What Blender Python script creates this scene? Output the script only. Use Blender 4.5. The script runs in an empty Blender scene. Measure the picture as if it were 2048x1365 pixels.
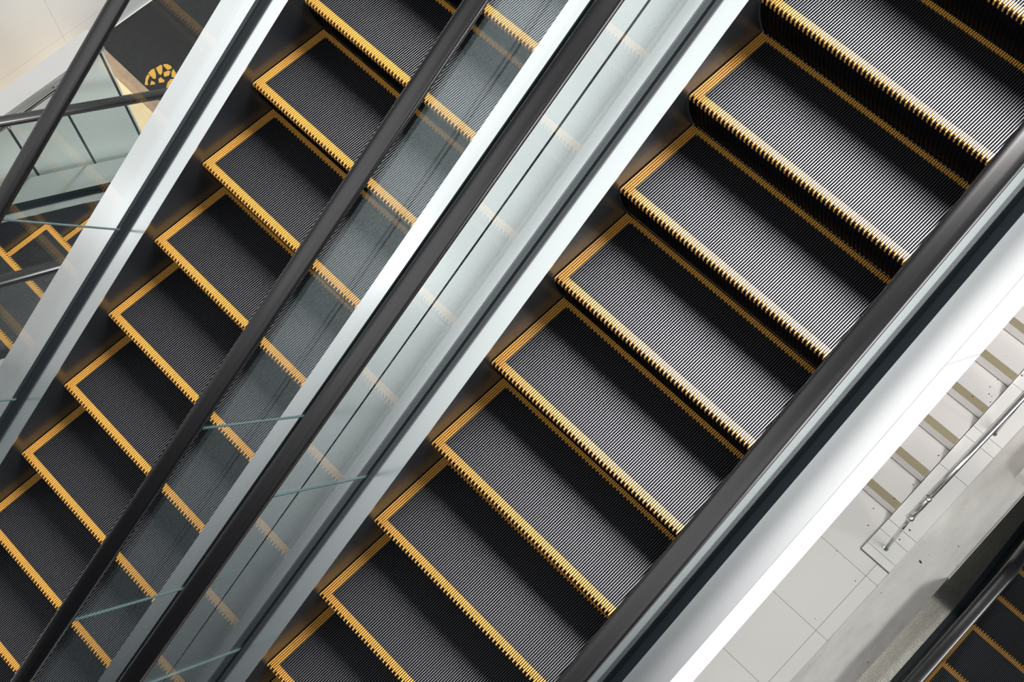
import bpy, bmesh, math, random
from mathutils import Vector, Matrix
random.seed(7)
S = bpy.context.scene
COL = S.collection

# ------------------------------------------------------------------ camera
cd = bpy.data.cameras.new('camera')
cam = bpy.data.objects.new('camera', cd)
COL.objects.link(cam)
R_ = Vector((0.70165979, 0.71224328, -0.01957142))
U_ = Vector((-0.63807296, 0.64034094, 0.42758201))
B_ = Vector((0.3170748, -0.28752911, 0.90376467))
M = Matrix.Identity(4)
for i in range(3):
    M[i][0] = R_[i]; M[i][1] = U_[i]; M[i][2] = B_[i]
M[0][3], M[1][3], M[2][3] = 1.88334803, -2.77279164, 4.55199239
cam.matrix_world = M
cd.sensor_width = 36.0
cd.lens = 2624.07218 / 2048 * 36.0
cd.clip_start = 0.05
S.camera = cam
S.view_settings.view_transform = 'Standard'
S.view_settings.look = 'None'
S.view_settings.gamma = 1.0
S.view_settings.use_curve_mapping = False
S.view_settings.exposure = 0.0

# ------------------------------------------------------------------ daylight (atrium sky, brighter overhead and to one side)
W = bpy.data.worlds.new('world'); S.world = W; W.use_nodes = True
wt = W.node_tree; wt.nodes.clear()
wo = wt.nodes.new('ShaderNodeOutputWorld'); bg = wt.nodes.new('ShaderNodeBackground')
WORLD_Y, WORLD_K = 1.0, 1.0
tc = wt.nodes.new('ShaderNodeTexCoord'); sp = wt.nodes.new('ShaderNodeSeparateXYZ')
wt.links.new(tc.outputs['Generated'], sp.inputs[0])
def wmath(op, a, b=0.0, c=0.0, clamp=False):
    n = wt.nodes.new('ShaderNodeMath'); n.operation = op; n.use_clamp = clamp
    for i, q in enumerate((a, b, c)):
        if isinstance(q, (int, float)): n.inputs[i].default_value = q
        else: wt.links.new(q, n.inputs[i])
    return n.outputs[0]
def wstep(src, f0, f1, t0, t1):
    n = wt.nodes.new('ShaderNodeMapRange'); n.interpolation_type = 'SMOOTHSTEP'
    wt.links.new(src, n.inputs['Value'])
    for k, v in (('From Min', f0), ('From Max', f1), ('To Min', t0), ('To Max', t1)): n.inputs[k].default_value = v
    return n.outputs[0]
X_, Y_, Z_ = sp.outputs
rp = wt.nodes.new('ShaderNodeValToRGB'); wt.links.new(Z_, rp.inputs[0])
E_ = rp.color_ramp.elements
E_[0].position = 0.0; E_[0].color = (0.014, 0.017, 0.020, 1)
E_[1].position = 1.0; E_[1].color = (0.10, 0.11, 0.12, 1)
for pos, c in ((0.3, (0.05, 0.055, 0.06, 1)), (0.7, (0.12, 0.13, 0.14, 1))):
    e = E_.new(pos); e.color = c
# bright patch added to the -y sky for decks to reflect, fading downwards
slope = wmath('ADD', Z_, wmath('MULTIPLY', wmath('ABSOLUTE', X_), 0.35))
r2 = wt.nodes.new('ShaderNodeValToRGB'); wt.links.new(slope, r2.inputs[0])
E2 = r2.color_ramp.elements
E2[0].position = 0.30; E2[0].color = (0.0, 0.0, 0.0, 1)
E2[1].position = 1.0; E2[1].color = (1.4, 1.4, 1.4, 1)
for pos, c in ((0.40, (0.09, 0.095, 0.10, 1)), (0.50, (0.25, 0.26, 0.265, 1)), (0.58, (0.53, 0.535, 0.54, 1)), (0.66, (1.08, 1.08, 1.08, 1)), (0.74, (1.4, 1.4, 1.4, 1))):
    e = E2.new(pos); e.color = c
patch = wmath('MULTIPLY', wstep(wmath('ABSOLUTE', X_), 0.60, 0.80, 1.0, 0.0), wstep(Z_, 0.82, 0.94, 1.0, 0.0))
patch = wmath('MULTIPLY', patch, wstep(Y_, -0.35, -0.10, 1.0, 0.0))
vm = wt.nodes.new('ShaderNodeVectorMath'); vm.operation = 'SCALE'
wt.links.new(r2.outputs[0], vm.inputs[0]); wt.links.new(wmath('MULTIPLY', patch, WORLD_Y), vm.inputs['Scale'])
va = wt.nodes.new('ShaderNodeVectorMath'); va.operation = 'ADD'
wt.links.new(rp.outputs[0], va.inputs[0]); wt.links.new(vm.outputs[0], va.inputs[1])
wt.links.new(va.outputs[0], bg.inputs['Color'])
bg.inputs['Strength'].default_value = WORLD_K
wt.links.new(bg.outputs[0], wo.inputs[0])

def area(name, loc, target, size, power, color=(1, 1, 1)):
    l = bpy.data.lights.new(name, 'AREA'); l.shape = 'RECTANGLE'; l.size, l.size_y = size
    l.energy = power; l.color = color
    o = bpy.data.objects.new(name, l); COL.objects.link(o); o.location = loc
    o.rotation_euler = (Vector(target) - Vector(loc)).to_track_quat('-Z', 'Y').to_euler()
    return o
area('window_light', (8.6, 0.5, 0.2), (1.0, 0.0, -4.0), (6.0, 3.5), 1050, (1.0, 0.985, 0.965))
area('skylight', (-0.9, 6.5, 11.0), (0.1, -0.8, -0.8), (8.5, 7.0), 5300, (1.0, 0.98, 0.95))

area('ceiling_lamp', (-3.93, -7.0, 3.68), (-0.6, -1.2, -0.7), (0.55, 0.25), 3, (1, 1, 1))
area('ceiling_lamp', (-6.7, -7.6, 2.0), (-2.1, -1.8, -1.1), (0.8, 0.3), 2.5, (1, 1, 1))

# ------------------------------------------------------------------ materials
def mat(name, base, rough=0.5, metal=0.0, spec=0.5, noise=None, bump=0.0, coat=0.0):
    m = bpy.data.materials.new(name); m.use_nodes = True
    nt = m.node_tree; b = nt.nodes['Principled BSDF']
    b.inputs['Base Color'].default_value = (*base, 1); b.inputs['Roughness'].default_value = rough
    b.inputs['Metallic'].default_value = metal; b.inputs['Specular IOR Level'].default_value = spec
    b.inputs['Coat Weight'].default_value = coat
    if noise:
        sc, amt, det = noise
        tx = nt.nodes.new('ShaderNodeTexCoord'); n = nt.nodes.new('ShaderNodeTexNoise')
        n.inputs['Scale'].default_value = sc; n.inputs['Detail'].default_value = det
        nt.links.new(tx.outputs['Object'], n.inputs['Vector'])
        mx = nt.nodes.new('ShaderNodeMix'); mx.data_type = 'RGBA'
        mx.inputs['A'].default_value = (*[max(0, c * (1 - amt)) for c in base], 1)
        mx.inputs['B'].default_value = (*[min(1, c * (1 + amt)) for c in base], 1)
        nt.links.new(n.outputs['Fac'], mx.inputs['Factor']); nt.links.new(mx.outputs['Result'], b.inputs['Base Color'])
        if bump:
            bp = nt.nodes.new('ShaderNodeBump'); bp.inputs['Strength'].default_value = bump; bp.inputs['Distance'].default_value = 0.002
            nt.links.new(n.outputs['Fac'], bp.inputs['Height']); nt.links.new(bp.outputs[0], b.inputs['Normal'])
    return m

def brushed(name, base, rough, stretch=(80, 0.6, 0.6), amt=0.05, spread=0.05):
    """brushed metal: fine streaks in gloss and tone"""
    m = mat(name, base, rough, 1.0); nt = m.node_tree; b = nt.nodes['Principled BSDF']
    tx = nt.nodes.new('ShaderNodeTexCoord'); mp = nt.nodes.new('ShaderNodeMapping'); n = nt.nodes.new('ShaderNodeTexNoise')
    mp.inputs['Scale'].default_value = stretch; n.inputs['Scale'].default_value = 6; n.inputs['Detail'].default_value = 4
    nt.links.new(tx.outputs['Object'], mp.inputs[0]); nt.links.new(mp.outputs[0], n.inputs['Vector'])
    mr = nt.nodes.new('ShaderNodeMapRange'); mr.inputs['To Min'].default_value = rough - spread; mr.inputs['To Max'].default_value = rough + spread
    nt.links.new(n.outputs['Fac'], mr.inputs['Value']); nt.links.new(mr.outputs[0], b.inputs['Roughness'])
    return m

STEEL = brushed('brushed_steel', (0.82, 0.82, 0.82), 0.20, spread=0.015)
STEEL_OLD = brushed('worn_steel', (0.30, 0.29, 0.26), 0.27, spread=0.02)
CLAD = mat('white_cladding', (0.72, 0.735, 0.75), 0.45)
SKIRT = brushed('dark_skirt_metal', (0.125, 0.14, 0.16), 0.27, spread=0.02)
SKIRT.node_tree.nodes['Principled BSDF'].inputs['Metallic'].default_value = 0.8
RUBBER = mat("handrail_rubber", (0.005, 0.0045, 0.0055), 0.30, spec=0.8, noise=(300, 0.15, 2))
GUIDE = mat('dark_guide', (0.02, 0.021, 0.024), 0.35, 0.3)
CLAMP = mat('glass_clamp', (0.005, 0.010, 0.015), 0.35, spec=0.25)
BLACK = mat('black_step_paint', (0.004, 0.004, 0.005), 0.5, spec=0.08)
RIDGE = mat('bare_aluminium_ridge', (0.165, 0.167, 0.185), 0.46, 0.75)
YELLOW = mat('yellow_demarcation', (0.84, 0.43, 0.085), 0.28, spec=0.8, noise=(40, 0.12, 3))
PIPE = mat('polished_steel', (0.72, 0.70, 0.68), 0.16, 1.0)
STONE = mat('pale_stair_stone', (0.78, 0.745, 0.725), 0.5, noise=(3, 0.05, 5))
KERBST = mat('pale_kerb_stone', (0.82, 0.80, 0.775), 0.45, noise=(4, 0.05, 5))
CAP = mat('pale_wall_cap', (0.33, 0.33, 0.325), 0.5, noise=(4, 0.05, 4))
CONCRETE = mat('grey_slab_concrete', (0.24, 0.24, 0.235), 0.7, noise=(2, 0.1, 5))
GROUT = mat('dark_grout', (0.10, 0.09, 0.08), 0.8)
OLIVE = mat('olive_grip_strip', (0.36, 0.31, 0.20), 0.8, noise=(220, 0.25, 3), bump=0.3)
LEAF = mat('dry_dark_leaf', (0.045, 0.03, 0.02), 0.8)
MAT_ = mat('dark_floor_mat', (0.012, 0.012, 0.012), 0.8, noise=(14, 0.5, 5))
MATY = mat('mat_yellow', (0.62, 0.34, 0.05), 0.8)
TAN = mat('tan_border_stone', (0.34, 0.24, 0.16), 0.5, noise=(18, 0.4, 4))
CREAM = mat('cream_floor', (0.80, 0.62, 0.38), 0.4, noise=(9, 0.12, 4))

def marble_mat():
    m = mat('weathered_marble', (0.5, 0.48, 0.46), 0.6); nt = m.node_tree; b = nt.nodes['Principled BSDF']
    tx = nt.nodes.new('ShaderNodeTexCoord')
    n1 = nt.nodes.new('ShaderNodeTexNoise'); n1.inputs['Scale'].default_value = 2.2; n1.inputs['Detail'].default_value = 8; n1.inputs['Roughness'].default_value = 0.65
    mp = nt.nodes.new('ShaderNodeMapping'); mp.inputs['Scale'].default_value = (3.0, 0.9, 1); mp.inputs['Rotation'].default_value = (0, 0, 0.12)
    nt.links.new(tx.outputs['Object'], mp.inputs[0]); nt.links.new(mp.outputs[0], n1.inputs['Vector'])
    cr = nt.nodes.new('ShaderNodeValToRGB'); el = cr.color_ramp.elements
    el[0].position = 0.30; el[0].color = (0.56, 0.53, 0.495, 1); el[1].position = 0.66; el[1].color = (0.76, 0.73, 0.70, 1)
    e = el.new(0.46); e.color = (0.67, 0.64, 0.61, 1)
    nt.links.new(n1.outputs['Fac'], cr.inputs[0]); nt.links.new(cr.outputs[0], b.inputs['Base Color'])
    return m
MARBLE = marble_mat()

def tile_mat(name, base, grout, sx, ox, sy, oy, w, ax=('X', 'Y'), rough=0.4):
    """square tiles laid on a grid: joints at ox+k*sx and oy+k*sy of the object's own axes"""
    m = mat(name, base, rough); nt = m.node_tree; b = nt.nodes['Principled BSDF']
    tx = nt.nodes.new('ShaderNodeTexCoord'); s = nt.nodes.new('ShaderNodeSeparateXYZ'); nt.links.new(tx.outputs['Object'], s.inputs[0])
    def mth(op, a, v=None, c=None):
        n = nt.nodes.new('ShaderNodeMath'); n.operation = op
        for i, q in enumerate((a, v, c)):
            if q is None: continue
            if isinstance(q, (int, float)): n.inputs[i].default_value = q
            else: nt.links.new(q, n.inputs[i])
        return n.outputs[0]
    def joint(out, size, off):
        f = mth('PINGPONG', mth('SUBTRACT', out, off), size / 2.0)
        return mth('LESS_THAN', f, w)
    j = mth('MAXIMUM', joint(s.outputs[ax[0]], sx, ox), joint(s.outputs[ax[1]], sy, oy))
    n = nt.nodes.new('ShaderNodeTexNoise'); n.inputs['Scale'].default_value = 1.3; n.inputs['Detail'].default_value = 6
    nt.links.new(tx.outputs['Object'], n.inputs['Vector'])
    mx = nt.nodes.new('ShaderNodeMix'); mx.data_type = 'RGBA'
    mx.inputs['A'].default_value = (*[c * 0.95 for c in base], 1); mx.inputs['B'].default_value = (*[min(1, c * 1.05) for c in base], 1)
    nt.links.new(n.outputs['Fac'], mx.inputs['Factor'])
    m2 = nt.nodes.new('ShaderNodeMix'); m2.data_type = 'RGBA'; nt.links.new(j, m2.inputs['Factor'])
    nt.links.new(mx.outputs['Result'], m2.inputs['A']); m2.inputs['B'].default_value = (*grout, 1)
    nt.links.new(m2.outputs['Result'], b.inputs['Base Color'])
    return m
FLOOR = tile_mat('pale_floor_tiles', (0.80, 0.765, 0.74), (0.16, 0.14, 0.12), 0.56, 1.755, 0.56, 0.13, 0.0016)
WALL = tile_mat('beige_wall_panels', (0.66, 0.66, 0.665), (0.40, 0.37, 0.33), 0.9, -0.58, 0.75, -4.53, 0.0015, ('Y', 'Z'))
PANEL = tile_mat('pale_green_panels', (0.74, 0.78, 0.75), (0.035, 0.045, 0.045), 0.44, -1.18, 9.0, -9.3, 0.010, ('Y', 'Z'))

def glass_mat(name, tint):
    m = bpy.data.materials.new(name); m.use_nodes = True; nt = m.node_tree; nt.nodes.clear()
    o = nt.nodes.new('ShaderNodeOutputMaterial'); mx = nt.nodes.new('ShaderNodeMixShader')
    t = nt.nodes.new('ShaderNodeBsdfTransparent'); t.inputs[0].default_value = (*tint, 1)
    g = nt.nodes.new('ShaderNodeBsdfGlossy'); g.inputs['Roughness'].default_value = 0.0; g.inputs['Color'].default_value = (0.62, 0.68, 0.69, 1)
    ge = nt.nodes.new('ShaderNodeNewGeometry'); ma = nt.nodes.new('ShaderNodeMath'); ma.operation = 'MULTIPLY_ADD'
    ma.inputs[1].default_value = 1 / 1.5 - 1.5; ma.inputs[2].default_value = 1.5
    nt.links.new(ge.outputs['Backfacing'], ma.inputs[0])
    f = nt.nodes.new('ShaderNodeFresnel'); nt.links.new(ma.outputs[0], f.inputs['IOR'])
    nt.links.new(f.outputs[0], mx.inputs[0]); nt.links.new(t.outputs[0], mx.inputs[1]); nt.links.new(g.outputs[0], mx.inputs[2])
    nt.links.new(mx.outputs[0], o.inputs[0])
    return m
GLASS = glass_mat('clear_glass', (0.955, 0.975, 0.97))
EDGE = mat('polished_glass_edge', (0.13, 0.19, 0.20), 0.25)

# ------------------------------------------------------------------ mesh helpers
def obj(name, bm, mats, parent=None, smooth=False):
    me = bpy.data.meshes.new(name); bmesh.ops.recalc_face_normals(bm, faces=bm.faces)
    bm.to_mesh(me); bm.free()
    for m_ in (mats if isinstance(mats, (list, tuple)) else [mats]): me.materials.append(m_)
    if smooth:
        for p_ in me.polygons: p_.use_smooth = True
    o = bpy.data.objects.new(name, me); COL.objects.link(o)
    if parent: o.parent = parent
    return o

def tag(o, label, cat=None, group=None):
    o['label'] = label
    if cat: o['category'] = cat
    if group: o['group'] = group
    return o

def empty(name, loc=(0, 0, 0), rz=0.0):
    o = bpy.data.objects.new(name, None); o.empty_display_size = 0.2; COL.objects.link(o)
    o.location = loc; o.rotation_euler = (0, 0, rz); return o

def box(bm, x0, x1, y0, y1, z0, z1, mi=0):
    v = [bm.verts.new((x, y, z)) for z in (z0, z1) for y in (y0, y1) for x in (x0, x1)]
    fs = [bm.faces.new([v[i] for i in q]) for q in ((0, 2, 3, 1), (4, 5, 7, 6), (0, 1, 5, 4), (2, 6, 7, 3), (0, 4, 6, 2), (1, 3, 7, 5))]
    for f in fs: f.material_index = mi
    return fs

def sweep(bm, prof, path, mi=0, caps=True):
    """extrude a closed x/height profile along a list of (y, z): the heights stay vertical"""
    rings = []
    for y, z in path:
        rings.append([bm.verts.new((px, y, z + ph)) for px, ph in prof])
    n = len(prof)
    for a, b in zip(rings, rings[1:]):
        for i in range(n):
            f = bm.faces.new((a[i], a[(i + 1) % n], b[(i + 1) % n], b[i])); f.material_index = mi
    if caps:
        bm.faces.new(rings[0]).material_index = mi; bm.faces.new(rings[-1][::-1]).material_index = mi

def rect(x0, x1, h0, h1):
    return [(x0, h0), (x1, h0), (x1, h1), (x0, h1)]

def tube(bm, pts, r, n=14, mi=0, caps=True):
    rings = []
    for i, p_ in enumerate(pts):
        p_ = Vector(p_); a = Vector(pts[max(0, i - 1)]); b = Vector(pts[min(len(pts) - 1, i + 1)])
        d = (b - a).normalized(); u = d.cross(Vector((1, 0.01, 0.02))).normalized(); w = d.cross(u)
        rr = r[i] if isinstance(r, (list, tuple)) else r
        rings.append([bm.verts.new(p_ + rr * (math.cos(2 * math.pi * k / n) * u + math.sin(2 * math.pi * k / n) * w)) for k in range(n)])
    for a, b in zip(rings, rings[1:]):
        for k in range(n): bm.faces.new((a[k], a[(k + 1) % n], b[(k + 1) % n], b[k])).material_index = mi
    if caps: bm.faces.new(rings[0]); bm.faces.new(rings[-1][::-1])

# ------------------------------------------------------------------ escalators
T = math.tan(0.610873270)            # slope of the run
GO, RISE = 0.4, 0.4 * T              # going and rise of one step
WID = 1.2106                         # width of a step
PITCH = WID / 112.0                  # one cleat
A_ = 0.112                           # glass plane outside the step edge
H_DECK, H_RAIL = 0.129, 1.19

def step_meshes():
    """tread cleats, riser body and yellow edging of one step; origin = top of its left front corner, front faces -y"""
    rt = PITCH * 0.36
    yb = 0.47                        # depth of the tread
    side = 4                         # yellow cleats at each side
    tread = bmesh.new(); yel = bmesh.new(); body = bmesh.new()
    # sheet between the cleats
    box(body, 0.003, WID - 0.003, 0.008, yb + 0.01, -0.045, -0.011, 0)
    # curved riser: ribbed plate
    N = 12
    def prof(t): return 0.008 + 0.085 * t ** 1.8, -0.012 - (RISE + 0.02) * t
    for k in range(56):
        xa = 2 * k * PITCH + 0.002; xm = xa + PITCH * 0.9; xe = min(xa + 2 * PITCH, WID - 0.002)
        for (u0, u1, dy) in ((xa, xm, 0.0), (xm, xe, 0.004)):
            pv = None
            for i in range(N + 1):
                y, z = prof(i / N)
                q = (body.verts.new((u0, y + dy, z)), body.verts.new((u1, y + dy, z)))
                if pv: body.faces.new((pv[0], pv[1], q[1], q[0]))
                pv = q
        if k:
            pv = None
            for i in range(N + 1):
                y, z = prof(i / N); q = (body.verts.new((xa, y, z)), body.verts.new((xa, y + 0.004, z)))
                if pv: body.faces.new((pv[0], pv[1], q[1], q[0]))
                pv = q
        pv = None
        for i in range(N + 1):
            y, z = prof(i / N); q = (body.verts.new((xm, y, z)), body.verts.new((xm, y + 0.004, z)))
            if pv: body.faces.new((pv[0], pv[1], q[1], q[0]))
            pv = q
    # side cheeks that close the body
    for x in (0.003, WID - 0.003):
        top = []; bot = []
        ring = [body.verts.new((x, 0.02, -0.012))]
        for i in range(N + 1):
            y, z = prof(i / N); ring.append(body.verts.new((x, y + 0.004, z)))
        ring.append(body.verts.new((x, 0.40, -0.10))); ring.append(body.verts.new((x, yb, -0.012)))
        body.faces.new(ring)
    for k in range(112):
        x0 = (k + 0.5) * PITCH - rt / 2; x1 = x0 + rt
        if k < side or k >= 112 - side:
            w = PITCH * 0.56; xa = (k + 0.5) * PITCH - w / 2; xb = xa + w
            tip = 0.0 if k % 2 == 0 else 0.014
            cleat(yel, xa, xb, tip, yb - 0.002, k % 2 == 0)
            continue
        y0, y1 = 0.048, yb - 0.030
        # black flanks and bare top
        fs = box(tread, x0, x1, y0, y1, -0.012, -0.0006, 1)
        fs[1].material_index = 0
        w = PITCH * 0.56; xa = (k + 0.5) * PITCH - w / 2; xb = xa + w
        tip = 0.0 if k % 2 == 0 else 0.014
        cleat(yel, xa, xb, tip, 0.048, k % 2 == 0)
        box(yel, xa, xb, yb - 0.030 + (0.008 if k % 2 else 0.0), yb, -0.012, -0.001)
    # yellow web between the cleats of the edging
    box(yel, 0.003, WID - 0.003, 0.016, 0.046, -0.0150, -0.0115)
    box(yel, 0.003, side * PITCH, 0.046, yb, -0.0150, -0.0115)
    box(yel, WID - side * PITCH, WID - 0.003, 0.046, yb, -0.0150, -0.0115)
    return tread, body, yel

def cleat(bm, xa, xb, tip, y1, long):
    """one yellow cleat: rounded nose; every second one reaches down over the riser"""
    if long: pr = [(y1, 0), (tip + 0.010, 0), (tip + 0.002, -0.004), (tip, -0.012), (tip + 0.003, -0.030), (tip + 0.016, -0.030), (tip + 0.018, -0.013), (y1, -0.0145)]
    else: pr = [(y1, 0), (tip + 0.006, 0), (tip, -0.004), (tip + 0.002, -0.013), (y1, -0.013)]
    a = [bm.verts.new((xa, y, z)) for y, z in pr]; b = [bm.verts.new((xb, y, z)) for y, z in pr]
    n = len(pr)
    for i in range(n): bm.faces.new((a[i], a[(i + 1) % n], b[(i + 1) % n], b[i]))
    bm.faces.new(a); bm.faces.new(b[::-1])

STEP = {}
def make_step(parent, loc):
    if not STEP:
        tr, bo, ye = step_meshes()
        b = obj('step', bo, BLACK, parent); t = obj('tread_plate', tr, [RIDGE, BLACK], b); y = obj('yellow_edging', ye, YELLOW, b)
        t['label'] = 'black grooved tread with bare metal ridges'; y['label'] = 'yellow plastic edging along front, sides and back'
        STEP.update(b=b, t=t, y=y)
    else:
        b = STEP['b'].copy(); COL.objects.link(b); b.parent = parent
        for key in ('t', 'y'):
            c = STEP[key].copy(); COL.objects.link(c); c.parent = b
    b.location = loc
    return b

def rail_profile(xc, h):
    pts = []
    for x, z in ((-0.031, -0.030), (-0.041, -0.027), (-0.0455, -0.016), (-0.0455, -0.006), (-0.041, 0.004), (-0.031, 0.010), (-0.012, 0.0125),
                 (0.012, 0.0125), (0.031, 0.010), (0.041, 0.004), (0.0455, -0.006), (0.0455, -0.016), (0.041, -0.027), (0.031, -0.030),
                 (0.027, -0.022), (-0.027, -0.022)):
        pts.append((xc + x, h + z))
    return pts

def clip_path(path, y0, y1):
    out = []
    def zat(y):
        for (a, za), (b, zb) in zip(path, path[1:]):
            if a <= y <= b: return za + (zb - za) * (y - a) / (b - a)
        return path[0][1] if y < path[0][0] else path[-1][1]
    out.append((y0, zat(y0))); out += [q for q in path if y0 + 1e-6 < q[0] < y1 - 1e-6]; out.append((y1, zat(y1)))
    return out

def escalator(name, label, path, steps, outer=(0.33, 0.31), joints=(), steel=None, clad=(1.60, 1.60), deck_mats=None, loc=(0, 0, 0), rz=0.0, clad_joint=None, group=None):
    """path: nosing line as (y, z); steps: list of (y, z); outer: how far each outer deck reaches out"""
    steel = steel or STEEL
    root = empty(name, loc, rz)
    tag(root, label, 'escalator', group)
    zat = lambda y: clip_path(path, y, path[-1][0])[0][1]
    y0, y1 = path[0][0], path[-1][0]
    for y, z in steps: make_step(root, (0.0, y, z))
    for s in (0, 1):
        mx = (lambda x: -x) if s == 0 else (lambda x: WID + x)       # x measured outwards from the step edge
        R = lambda a, b, h0, h1: rect(*sorted((mx(a), mx(b))), h0, h1)
        side = 'left' if s == 0 else 'right'
        bm = bmesh.new(); sweep(bm, R(0.003, 0.011, -0.42, H_DECK - 0.004), path); obj('skirt_panel', bm, SKIRT, root)
        bm = bmesh.new(); sweep(bm, R(0.0, A_ - 0.0134, H_DECK - 0.006, H_DECK), path); obj('inner_deck', bm, steel, root)
        bm = bmesh.new()
        sweep(bm, R(A_ + 0.0065, 0.158, H_DECK - 0.07, H_DECK - 0.002), path)
        sweep(bm, R(A_ - 0.0130, A_ - 0.0064, H_DECK - 0.03, H_DECK + 0.042), path)
        obj('glass_clamp', bm, CLAMP, root)
        bm = bmesh.new(); ow = outer[s]
        sweep(bm, R(0.1585, ow, H_DECK - 0.006, H_DECK), path)
        sweep(bm, R(ow - 0.004, ow, H_DECK - 0.03, H_DECK - 0.006), path)
        obj('outer_deck', bm, (deck_mats or (steel, steel))[s], root)
        # cladding below the outer deck, cut square to the slope at its joint
        cd_ = clad[s]
        if cd_ and len(path) > 2:
            bm = bmesh.new(); sweep(bm, R(ow - 0.022, ow - 0.003, -cd_ + H_DECK, H_DECK - 0.031), path); obj('cladding_panel', bm, CLAD, root)
        elif cd_:
            cuts = [y0] + ([clad_joint] if clad_joint is not None else []) + [y1]
            for ca, cb in zip(cuts, cuts[1:]):
                bm = bmesh.new(); xx = sorted((mx(ow - 0.022), mx(ow - 0.003)))
                # perpendicular ends: going down by d moves the foot by d*T' up the run
                k = T / (1 + T * T)
                da = (0 if ca == y0 else k * cd_); db = (0 if cb == y1 else k * cd_)
                g = 0.0015
                pts = [(ca + (g if ca != y0 else 0), H_DECK - 0.031, zat(ca)), (cb - (g if cb != y1 else 0), H_DECK - 0.031, zat(cb)),
                       (cb + db * 1.0 - (g if cb != y1 else 0), -cd_ + H_DECK, None), (ca + da + (g if ca != y0 else 0), -cd_ + H_DECK, None)]
                co = []
                for (y, h, z) in pts:
                    zz = (z if z is not None else path_z(path, y)); co.append((y, zz + h))
                a = [bm.verts.new((xx[0], y, z)) for y, z in co]; b = [bm.verts.new((xx[1], y, z)) for y, z in co]
                for i in range(4): bm.faces.new((a[i], a[(i + 1) % 4], b[(i + 1) % 4], b[i]))
                bm.faces.new(a); bm.faces.new(b[::-1])
                o = obj('cladding_panel', bm, CLAD, root)
        # glass panes, cut square to the slope
        js = sorted(joints[s]) if joints else []
        hb, ht = H_DECK - 0.028, H_RAIL - 0.045
        ends = [None] + js + [None]
        for ja, jb in zip(ends, ends[1:]):
            bm = bmesh.new(); xx = (mx(A_) - 0.006, mx(A_) + 0.006); g = 0.002
            if ja is None: ya_b = ya_t = y0
            else: ya_b = ja + g; ya_t = ja + g - (ht - hb) * T / (1 + T * T) * 1.0
            if jb is None: yb_b = yb_t = y1
            else: yb_b = jb - g; yb_t = jb - g - (ht - hb) * T / (1 + T * T) * 1.0
            if js: bot = clip_path(path, ya_b, yb_b); top = clip_path(path, ya_t, yb_t)
            else: bot = path; top = path
            if len(bot) != len(top): bot = [bot[0], bot[-1]]; top = [top[0], top[-1]]
            rb = [[bm.verts.new((x, y, z + hb)) for x in xx] for y, z in bot]
            rt_ = [[bm.verts.new((x, y, z + ht)) for x in xx] for y, z in top]
            for i in range(len(bot) - 1):
                bm.faces.new((rb[i][0], rb[i + 1][0], rt_[i + 1][0], rt_[i][0])); bm.faces.new((rb[i][1], rt_[i][1], rt_[i + 1][1], rb[i + 1][1]))
                bm.faces.new((rb[i][0], rb[i][1], rb[i + 1][1], rb[i + 1][0])).material_index = 2
                bm.faces.new((rt_[i][0], rt_[i + 1][0], rt_[i + 1][1], rt_[i][1])).material_index = 1
            for e in (0, -1):
                bm.faces.new((rb[e][0], rt_[e][0], rt_[e][1], rb[e][1])).material_index = 1
            obj('glass_panel', bm, [GLASS, EDGE, CLAMP], root)
        bm = bmesh.new(); xc = mx(A_ - 0.004)
        sweep(bm, rect(xc - 0.024, xc + 0.024, H_RAIL - 0.052, H_RAIL - 0.024), path)
        sweep(bm, rect(xc - 0.034, xc + 0.034, H_RAIL - 0.040, H_RAIL - 0.034), path)
        obj('handrail_guide', bm, GUIDE, root)
        bm = bmesh.new(); sweep(bm, rail_profile(xc, H_RAIL), path); obj('handrail', bm, RUBBER, root, smooth=True)
    # soffit between the claddings
    bm = bmesh.new(); d = max(clad) if max(clad) else 0.55
    sweep(bm, rect(-outer[0] + 0.03, WID + outer[1] - 0.03, H_DECK - d + 0.01, H_DECK - d + 0.03), path); obj('soffit', bm, CLAD, root)
    return root

def path_z(path, y):
    for (a, za), (b, zb) in zip(path, path[1:]):
        if a <= y <= b: return za + (zb - za) * (y - a) / (b - a)
    (a, za), (b, zb) = (path[0], path[1]) if y < path[0][0] else (path[-2], path[-1])
    return za + (zb - za) * (y - a) / (b - a)

ZF = -4.8
# right-hand escalator of the pair
pathA = [(-5.2, -5.2 * T), (4.3, 4.3 * T)]
escalator('escalator', 'nearest and widest black escalator with yellow step edges, running up the right of the pair', pathA,
          [(GO * k, RISE * k) for k in range(-11, 5)], outer=(0.348, 0.305), joints=([-2.815, -1.885], []),
          clad=(0, 1.60), clad_joint=-0.215)
# its neighbour on the left
phB = -1.01744
pathB = [(-5.0, -5.0 * T), (4.3, 4.3 * T)]
escalator('escalator', 'second black escalator with yellow step edges, left neighbour behind a shared steel deck', pathB,
          [(GO * k + phB, RISE * k + phB * T) for k in range(-8, 7)], outer=(0.33, 0.300),
          joints=([-2.815, -1.885], [-2.82, -1.89]), clad=(1.60, 0),
          loc=(-1.8705, 0, 0.000985), rz=0.002)

# lower escalator at the far left, crossing the other way (it falls towards +y)
def arc_path(ya, yb, yfoot=None, zfoot=None, ytop=None):
    """nosing line of slope T through the origin with a rounded flat foot and / or head"""
    pts = []
    if yfoot is not None:
        pts += [(ya, yfoot * T)]
        for i in range(0, 9):
            t = i / 8; y = yfoot - 0.5 + t; pts.append((y, yfoot * T + T * (t ** 2) * 0.5))
    else: pts.append((ya, ya * T))
    if ytop is not None:
        for i in range(0, 13):
            t = i / 12; y = ytop - 0.45 + 0.9 * t; pts.append((y, ytop * T - 0.45 * T * (1 - t) ** 2))
        pts.append((yb, ytop * T))
    else: pts.append((yb, yb * T))
    return pts
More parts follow.
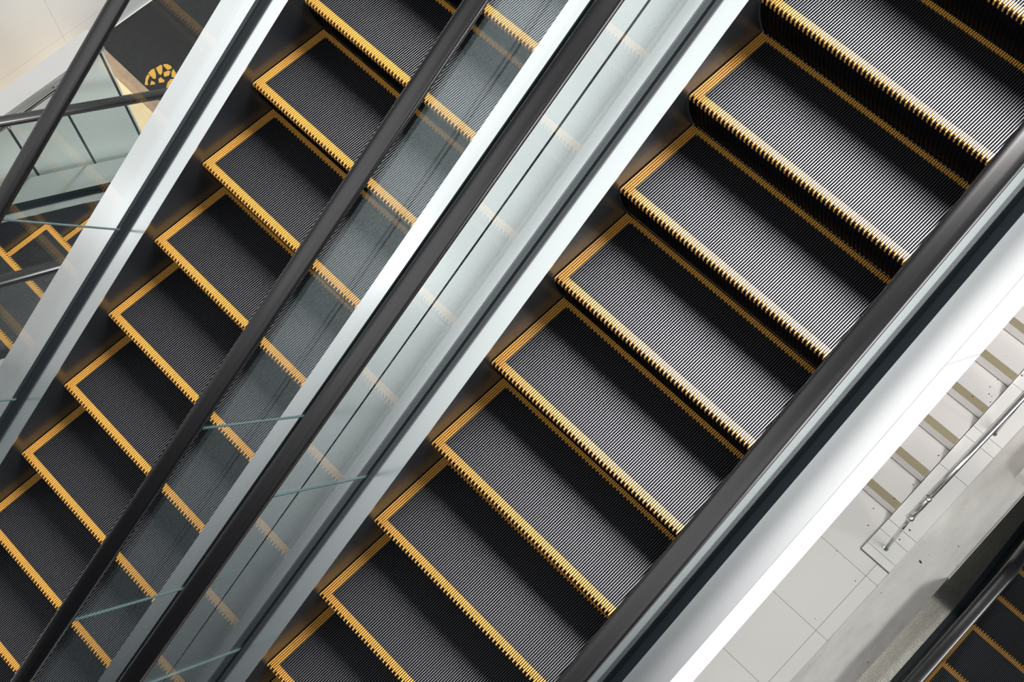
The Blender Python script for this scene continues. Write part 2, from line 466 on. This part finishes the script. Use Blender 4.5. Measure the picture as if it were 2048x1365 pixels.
# canonical frame is turned by 180 degrees: local +y is world -y
YD, ZD = -1.83, -4.07
footD = -1.95
pathD = arc_path(-3.4, 3.2, yfoot=footD)
escalator('escalator', 'far left lower escalator seen through glass, sloping the opposite way beside a pale panelled wall', pathD,
          [(GO * k, RISE * k) for k in range(-1, 7)], outer=(0.31, 0.40), joints=None, clad=(0.9, 0.5),
          loc=(-4.38 + WID, YD, ZD), rz=math.pi)

# lower escalator at the bottom right corner, falling away from the floor edge towards +y
YC0, ZC0 = 0.62, ZF - 0.02
ytopC = -0.33
runC = arc_path(-4.2, 2.2, ytop=ytopC)
zoffC = ytopC * T
stC = [(-GO * k, path_z(runC, -GO * k) - zoffC) for k in range(-3, 9)]
pathC = [(-4.2, -4.2 * T - zoffC)]
for i in range(0, 9):
    t = i / 8; y = ytopC - 0.10 + 0.20 * t; pathC.append((y, -0.10 * T * (1 - t) ** 2))
pathC.append((2.2, 0.0))
escalator('escalator', 'dark lower escalator in the bottom right corner beyond the marble ledge', pathC, stC,
          outer=(0.31, 0.32), joints=None, clad=(0.5, 0.5), steel=STEEL_OLD, loc=(2.5 + WID, YC0, ZC0), rz=math.pi)

# ------------------------------------------------------------------ floor and walls
def struct(name, bm, m):
    o = obj(name, bm, m); o['kind'] = 'structure'; return o
bm = bmesh.new()
box(bm, -6.15, -4.80, -9.0, 6.5, ZF - 0.3, ZF)
box(bm, -4.80, -2.74, 1.3, 6.5, ZF - 0.3, ZF)
box(bm, -4.80, -2.74, -9.0, -5.2, ZF - 0.3, ZF)
box(bm, -2.74, 1.862, -9.0, 6.5, ZF - 0.3, ZF)
box(bm, 1.862, 2.185, -9.0, -3.0, ZF - 0.3, ZF)
box(bm, 2.185, 4.2, -9.0, -1.62, ZF - 0.3, ZF)
box(bm, 4.04, 9.0, -9.0, 6.5, ZF - 0.3, ZF)
struct('floor', bm, FLOOR)
bm = bmesh.new(); box(bm, -8.0, 5.2, 4.32, 9.0, 2.62, 3.0); box(bm, 1.62, 5.2, 1.3, 4.32, 2.62, 3.0); struct('floor_upper_shade', bm, CONCRETE)  # unseen upper floor; near slab shaped to shade the lower right escalator
bm = bmesh.new(); box(bm, -6.35, -6.15, -9.0, 6.5, ZF - 0.3, 1.5); struct('wall_left', bm, WALL)
bm = bmesh.new(); box(bm, 1.9, 4.3, 3.4, 3.6, ZF - 4, ZF - 0.35)
struct('wall_pit', bm, KERBST)

bm = bmesh.new(); box(bm, 4.12, 4.30, -4.0, 5.0, ZF - 4, -3.05); struct('wall_right_shade', bm, KERBST)  # unseen wall added to keep side light off the lower right escalator

# low panelled wall beside the far left escalator
bm = bmesh.new(); box(bm, -4.99, -4.85, -5.5, -0.715, ZF, -3.40)
lw = obj('low_partition_wall', bm, PANEL); lw['kind'] = 'structure'
lw.name = 'wall_partition'
bm = bmesh.new(); box(bm, -5.02, -4.82, -5.5, -0.70, -3.40, -3.34)
capo = obj('trim_1', bm, CAP); capo['kind'] = 'structure'
bm = bmesh.new()
pr = [(-4.765, -5.4, -3.375), (-4.765, -0.95, -3.375)]
tube(bm, pr, 0.019); hp = obj('wall_pipe', bm, PIPE, None, True)
hpr = empty('pipe_rail', (-4.765, -1.6, -3.375)); hp.name = 'rail_tube'
hp.parent = hpr; hp.location = (4.765, 1.6, 3.375)
for y in (-1.62, -2.6, -3.6):
    bm = bmesh.new(); tube(bm, [(-4.85, y, -3.47), (-4.80, y, -3.47), (-4.765, y, -3.39)], 0.010)
    b = obj('bracket', bm, PIPE, hpr, True); b.location = (4.765, 1.6, 3.375)
tag(hpr, 'thin steel pipe rail along the top of the pale panelled wall, far left', 'handrail')

# floor mat with a yellow round emblem, tan stone border and cream floor beyond the partition
bm = bmesh.new(); box(bm, -6.13, -4.81, -0.335, 3.2, ZF, ZF + 0.010)
me_ = obj('floor_mat', bm, MAT_); tag(me_, 'large black floor mat with a round yellow emblem, top left', 'floor mat')
PET = [[(-5.431, -0.329), (-5.485, -0.275), (-5.503, -0.243), (-5.48, -0.236), (-5.446, -0.286), (-5.41, -0.308)],
 [(-5.509, -0.232), (-5.52, -0.193), (-5.513, -0.161), (-5.45, -0.19), (-5.418, -0.217), (-5.427, -0.234), (-5.468, -0.233)],
 [(-5.507, -0.147), (-5.503, -0.096), (-5.485, -0.092), (-5.428, -0.136), (-5.415, -0.164), (-5.443, -0.167)],
 [(-5.491, -0.081), (-5.473, -0.052), (-5.433, -0.04), (-5.405, -0.046), (-5.412, -0.087), (-5.459, -0.087)],
 [(-5.418, -0.126), (-5.408, -0.091), (-5.386, -0.077), (-5.359, -0.117), (-5.377, -0.152), (-5.396, -0.146)],
 [(-5.427, -0.259), (-5.392, -0.249), (-5.372, -0.259), (-5.397, -0.295)],
 [(-5.396, -0.204), (-5.396, -0.179), (-5.344, -0.177), (-5.334, -0.192), (-5.36, -0.226)],
 [(-5.39, -0.045), (-5.34, -0.055), (-5.30, -0.09), (-5.33, -0.11), (-5.37, -0.08)],
 [(-5.29, -0.10), (-5.26, -0.16), (-5.27, -0.22), (-5.31, -0.17), (-5.32, -0.13)]]
bm = bmesh.new()
for q in PET:
    a = [bm.verts.new((x, y, ZF + 0.0095)) for x, y in q]; b = [bm.verts.new((x, y, ZF + 0.0125)) for x, y in q]
    n = len(q)
    for i in range(n): bm.faces.new((a[i], a[(i + 1) % n], b[(i + 1) % n], b[i]))
    bm.faces.new(a); bm.faces.new(b)
em = obj('emblem', bm, MATY, me_); em['label'] = 'round yellow emblem of wedges'
bm = bmesh.new(); box(bm, -6.13, -4.81, -0.455, -0.338, ZF, ZF + 0.008)
bd = obj('trim_2', bm, TAN); bd['kind'] = 'structure'
bm = bmesh.new(); box(bm, -6.13, -4.81, -1.6, -0.457, ZF, ZF + 0.006)
bd = obj('floor_cream', bm, CREAM); bd['kind'] = 'structure'

# ------------------------------------------------------------------ weathered marble ledge
bm = bmesh.new(); box(bm, 1.862, 2.183, -3.0, 5.0, ZF - 0.35, ZF + 0.003)
box(bm, 2.184, 2.191, -3.0, 5.0, ZF - 0.35, ZF + 0.012)
led = obj('marble_ledge', bm, MARBLE); tag(led, 'long stained marble ledge between the stone stair and the lower right escalator', 'ledge')
bm = bmesh.new(); box(bm, 2.062, 2.186, 2.05, 3.4, ZF + 0.003, ZF + 0.12)
blk = obj('stone_block', bm, KERBST); tag(blk, 'white stone block on the marble ledge at the right edge of the view', 'stone block')

# ------------------------------------------------------------------ stone stair
TR, RI, Y0S, XS = 0.298, 0.105, 1.19, 1.60
stair = empty('staircase', (0.9, Y0S, ZF))
tag(stair, 'pale stone staircase with olive grip strips, below the white escalator side', 'staircase')
NS = 12
for k in range(NS):
    bm = bmesh.new()
    ya, za = k * TR, k * RI
    box(bm, 0, XS - 0.9 - 0.003, ya, ya + TR + 0.02, 0 if k == 0 else za - 0.02, za + RI)
    st = obj('stair_step', bm, STONE, stair)
    bm = bmesh.new(); box(bm, 0.0, XS - 0.9 - 0.004, ya + 0.002, ya + 0.066, za + RI, za + RI + 0.003)
    gp = obj('grip_strip', bm, OLIVE, st)
    bm = bmesh.new(); box(bm, 0, XS - 0.9 - 0.004, ya - 0.003, ya, za, za + 0.004)
    gr = obj('grout_line', bm, GROUT, st)

# kerb beside the stair: stone slabs with open joints over dark mortar
XK0, XK1 = 1.603, 1.860
def kz(y): return ZF + 0.014 + max(0.0, y - 1.10) * (RI / TR)
kerb = empty('stair_kerb', (1.73, 1.0, ZF)); tag(kerb, 'sloping white stone kerb beside the staircase, under the steel handrail', 'kerb')
cuts = [0.823, 0.893, 1.037, 1.134, 1.654, 1.915, 2.002, 2.40, 2.49, 2.75, 3.1, 3.5, 4.4]
for a, b in zip(cuts, cuts[1:]):
    bm = bmesh.new(); g = 0.0018
    ys = [a + g] + ([1.10] if a < 1.10 < b else []) + [b - g]
    sweep(bm, rect(XK0, XK1, 0, 1), [])if False else None
    for ya, yb in zip(ys, ys[1:]):
        lo = ZF - 0.001
        v = [bm.verts.new(c) for c in ((XK0, ya, lo), (XK1, ya, lo), (XK1, yb, lo), (XK0, yb, lo), (XK0, ya, kz(ya)), (XK1, ya, kz(ya)), (XK1, yb, kz(yb)), (XK0, yb, kz(yb)))]
        for q in ((0, 3, 2, 1), (4, 5, 6, 7), (0, 1, 5, 4), (1, 2, 6, 5), (2, 3, 7, 6), (3, 0, 4, 7)): bm.faces.new([v[i] for i in q])
    s_ = obj('kerb_slab', bm, KERBST, kerb); s_.location = (-1.73, -1.0, -ZF)
bm = bmesh.new()
pts = [0.83, 1.10, 4.39]
v = [(XK0 + 0.004, y, kz(y) - 0.008) for y in pts] + [(XK0 + 0.004, y, ZF) for y in reversed(pts)]
a = [bm.verts.new(q) for q in v]; b = [bm.verts.new((XK1 - 0.004, q[1], q[2])) for q in v]
for i in range(6): bm.faces.new((a[i], a[(i + 1) % 6], b[(i + 1) % 6], b[i]))
bm.faces.new(a); bm.faces.new(b[::-1])
mo = obj('mortar_bed', bm, GROUT, kerb); mo.location = (-1.73, -1.0, -ZF); mo['label'] = 'dark mortar in the joints'
bm = bmesh.new(); box(bm, XK0 - 0.004, XK0 - 0.0005, 0.82, 1.19, ZF, ZF + 0.004); box(bm, XK0, 1.86, 0.816, 0.8225, ZF, ZF + 0.004)
gl = obj('grout_line', bm, GROUT, kerb); gl.location = (-1.73, -1.0, -ZF)

# ------------------------------------------------------------------ steel handrail of the stair
hr = empty('stair_handrail', (1.73, 0.95, ZF + 0.05)); tag(hr, 'polished steel pipe handrail on posts along the stone kerb', 'handrail')
def put(name, bm, m, smooth=True):
    o = obj(name, bm, m, hr, smooth); o.location = (-1.73, -0.95, -ZF - 0.05); return o
sl = RI / TR
bm = bmesh.new(); tube(bm, [(1.722, 0.945, -4.06), (1.722, 1.09, -3.975), (1.724, 1.10, -3.969)], 0.026, 18); put('rail_end', bm, PIPE)
bm = bmesh.new(); tube(bm, [(1.722, 1.095, -3.972)] + [(1.722 + 0.016 * (y - 1.1), y, -3.972 + (y - 1.095) * sl) for y in (1.5, 2.2, 3.0, 4.2)], 0.025, 18); put('rail_pipe', bm, PIPE)
for q in ((1.722, 0.945, -4.06), (1.722, 1.095, -3.972)):
    bm = bmesh.new(); bmesh.ops.create_uvsphere(bm, u_segments=18, v_segments=12, radius=0.030, matrix=Matrix.Translation(q)); put('rail_joint', bm, PIPE)
for y in (0.945, 2.05, 3.15):
    xt = 1.722 + 0.016 * (y - 1.0); zt = -4.06 + (y - 0.945) * sl
    bm = bmesh.new(); tube(bm, [(xt + 0.01, y, kz(y) - 0.01), (xt, y, zt)], 0.015, 14); po = put('post', bm, PIPE)
    bm = bmesh.new(); zz = kz(y); tube(bm, [(xt + 0.01, y, zz - 0.01), (xt + 0.01, y, zz + 0.004)], 0.021, 18)
    o = obj('base_flange', bm, PIPE, po, False)

# ------------------------------------------------------------------ dry leaf scraps
SCR = [(1.514, 2.163, -4.16, 1.2, 'on the upper stair tread'), (1.545, 2.112, -4.16, 1, ''), (1.569, 2.111, -4.16, .7, ''), (1.589, 2.068, -4.16, 1, ''), (1.52, 2.245, -4.16, .6, ''),
 (1.473, 2.012, -4.155, 1.5, ''), (1.568, 1.643, -4.48, 1.1, ''), (1.627, 2.32, -4.033, 1.2, ''), (1.459, 2.344, -4.0, .6, ''), (1.569, 1.406, -4.64, 1.1, ''),
 (1.541, 1.225, -4.636, 1.1, ''), (1.474, 1.128, -4.8, 1.0, ''), (1.528, 0.996, -4.8, 1.0, ''), (1.968, 1.048, -4.797, 2.1, ''), (1.767, 1.15, -4.718, 1.6, ''),
 (1.979, 1.135, -4.797, .5, ''), (1.911, 0.669, -4.797, .6, ''), (1.726, 0.606, -4.8, .6, ''), (1.759, 1.054, -4.75, 1.3, ''), (2.09, 1.336, -4.797, .7, ''),
 (2.17, 1.217, -4.797, .8, ''), (1.488, 0.685, -4.8, .6, ''), (1.698, 0.189, -4.8, .6, ''), (2.157, 0.214, -4.797, 1.1, '')]
WHERE = ['tiny dark leaf scrap on pale stair tread, uppermost of a close scatter of five', 'tiny dark leaf scrap, second down in the scatter on the pale stair tread',
 'smallest dark speck in the scatter of scraps on the pale stair tread', 'dark leaf scrap against the kerb, lowest of the scatter on the stair tread',
 'lone speck at the back of the pale tread above the scatter', 'dark twisted leaf scrap lying on an olive grip strip',
 'dark reddish scrap on the middle stair tread beside the kerb', 'dark leaf scrap on the sloping kerb above the stair', 'faint small speck on the highest visible stair tread',
 'dark scrap on the second lowest stair tread near the kerb', 'dark scrap lying on the lowest olive grip strip', 'dark scrap on the tiled floor just before the first riser',
 'dark scrap on the floor tile left of the kerb corner', 'largest dark leaf clump on the marble ledge', 'dark clump on the kerb beside the foot of the handrail post',
 'tiny speck on the marble ledge above the largest clump', 'small speck on the marble ledge below the kerb corner', 'small speck on the narrow floor tile under the kerb front',
 'dark leaf scrap at the very foot of the handrail post', 'small speck on the marble ledge, far up near the steel deck', 'reddish speck on the marble ledge at its steel edge',
 'small speck on the floor tile near the white cladding', 'reddish speck on the lower floor tile beside a tile joint', 'pinkish brown scrap at the bottom edge of the marble ledge']
for i, ((x, y, z, s, _), lab) in enumerate(zip(SCR, WHERE)):
    bm = bmesh.new(); n = 7; rr = [0.0062 * s * random.uniform(0.5, 1.3) for _ in range(n)]; ph = random.uniform(0, 6)
    el = random.uniform(0.6, 1.0)
    dn = [bm.verts.new((rr[k] * math.cos(ph + k * 6.283 / n), el * rr[k] * math.sin(ph + k * 6.283 / n), 0.0)) for k in range(n)]
    up = [bm.verts.new((rr[k] * 0.8 * math.cos(ph + k * 6.283 / n), el * rr[k] * 0.8 * math.sin(ph + k * 6.283 / n), 0.003 + random.uniform(0, 0.004))) for k in range(n)]
    for k in range(n): bm.faces.new((dn[k], dn[(k + 1) % n], up[(k + 1) % n], up[k]))
    bm.faces.new(dn); bm.faces.new(up)
    o = obj('leaf_scrap', bm, LEAF); o.location = (x, y, z + 0.0005)
    tag(o, lab, 'leaf scrap', 'dry leaf scraps on the stair and floor')
bm = bmesh.new(); box(bm, -0.007, 0.007, -0.014, 0.014, 0, 0.003)
for v_ in bm.verts:
    v_.co.x += random.uniform(-0.002, 0.002)
ch = obj('paper_chip', bm, KERBST); ch.location = (0.812, -1.155 - 0.0, -1.68 - 0.0); ch.rotation_euler = (0, 0, 0.3)
tag(ch, 'tiny white paper chip caught on a black escalator tread, lower middle', 'paper scrap')
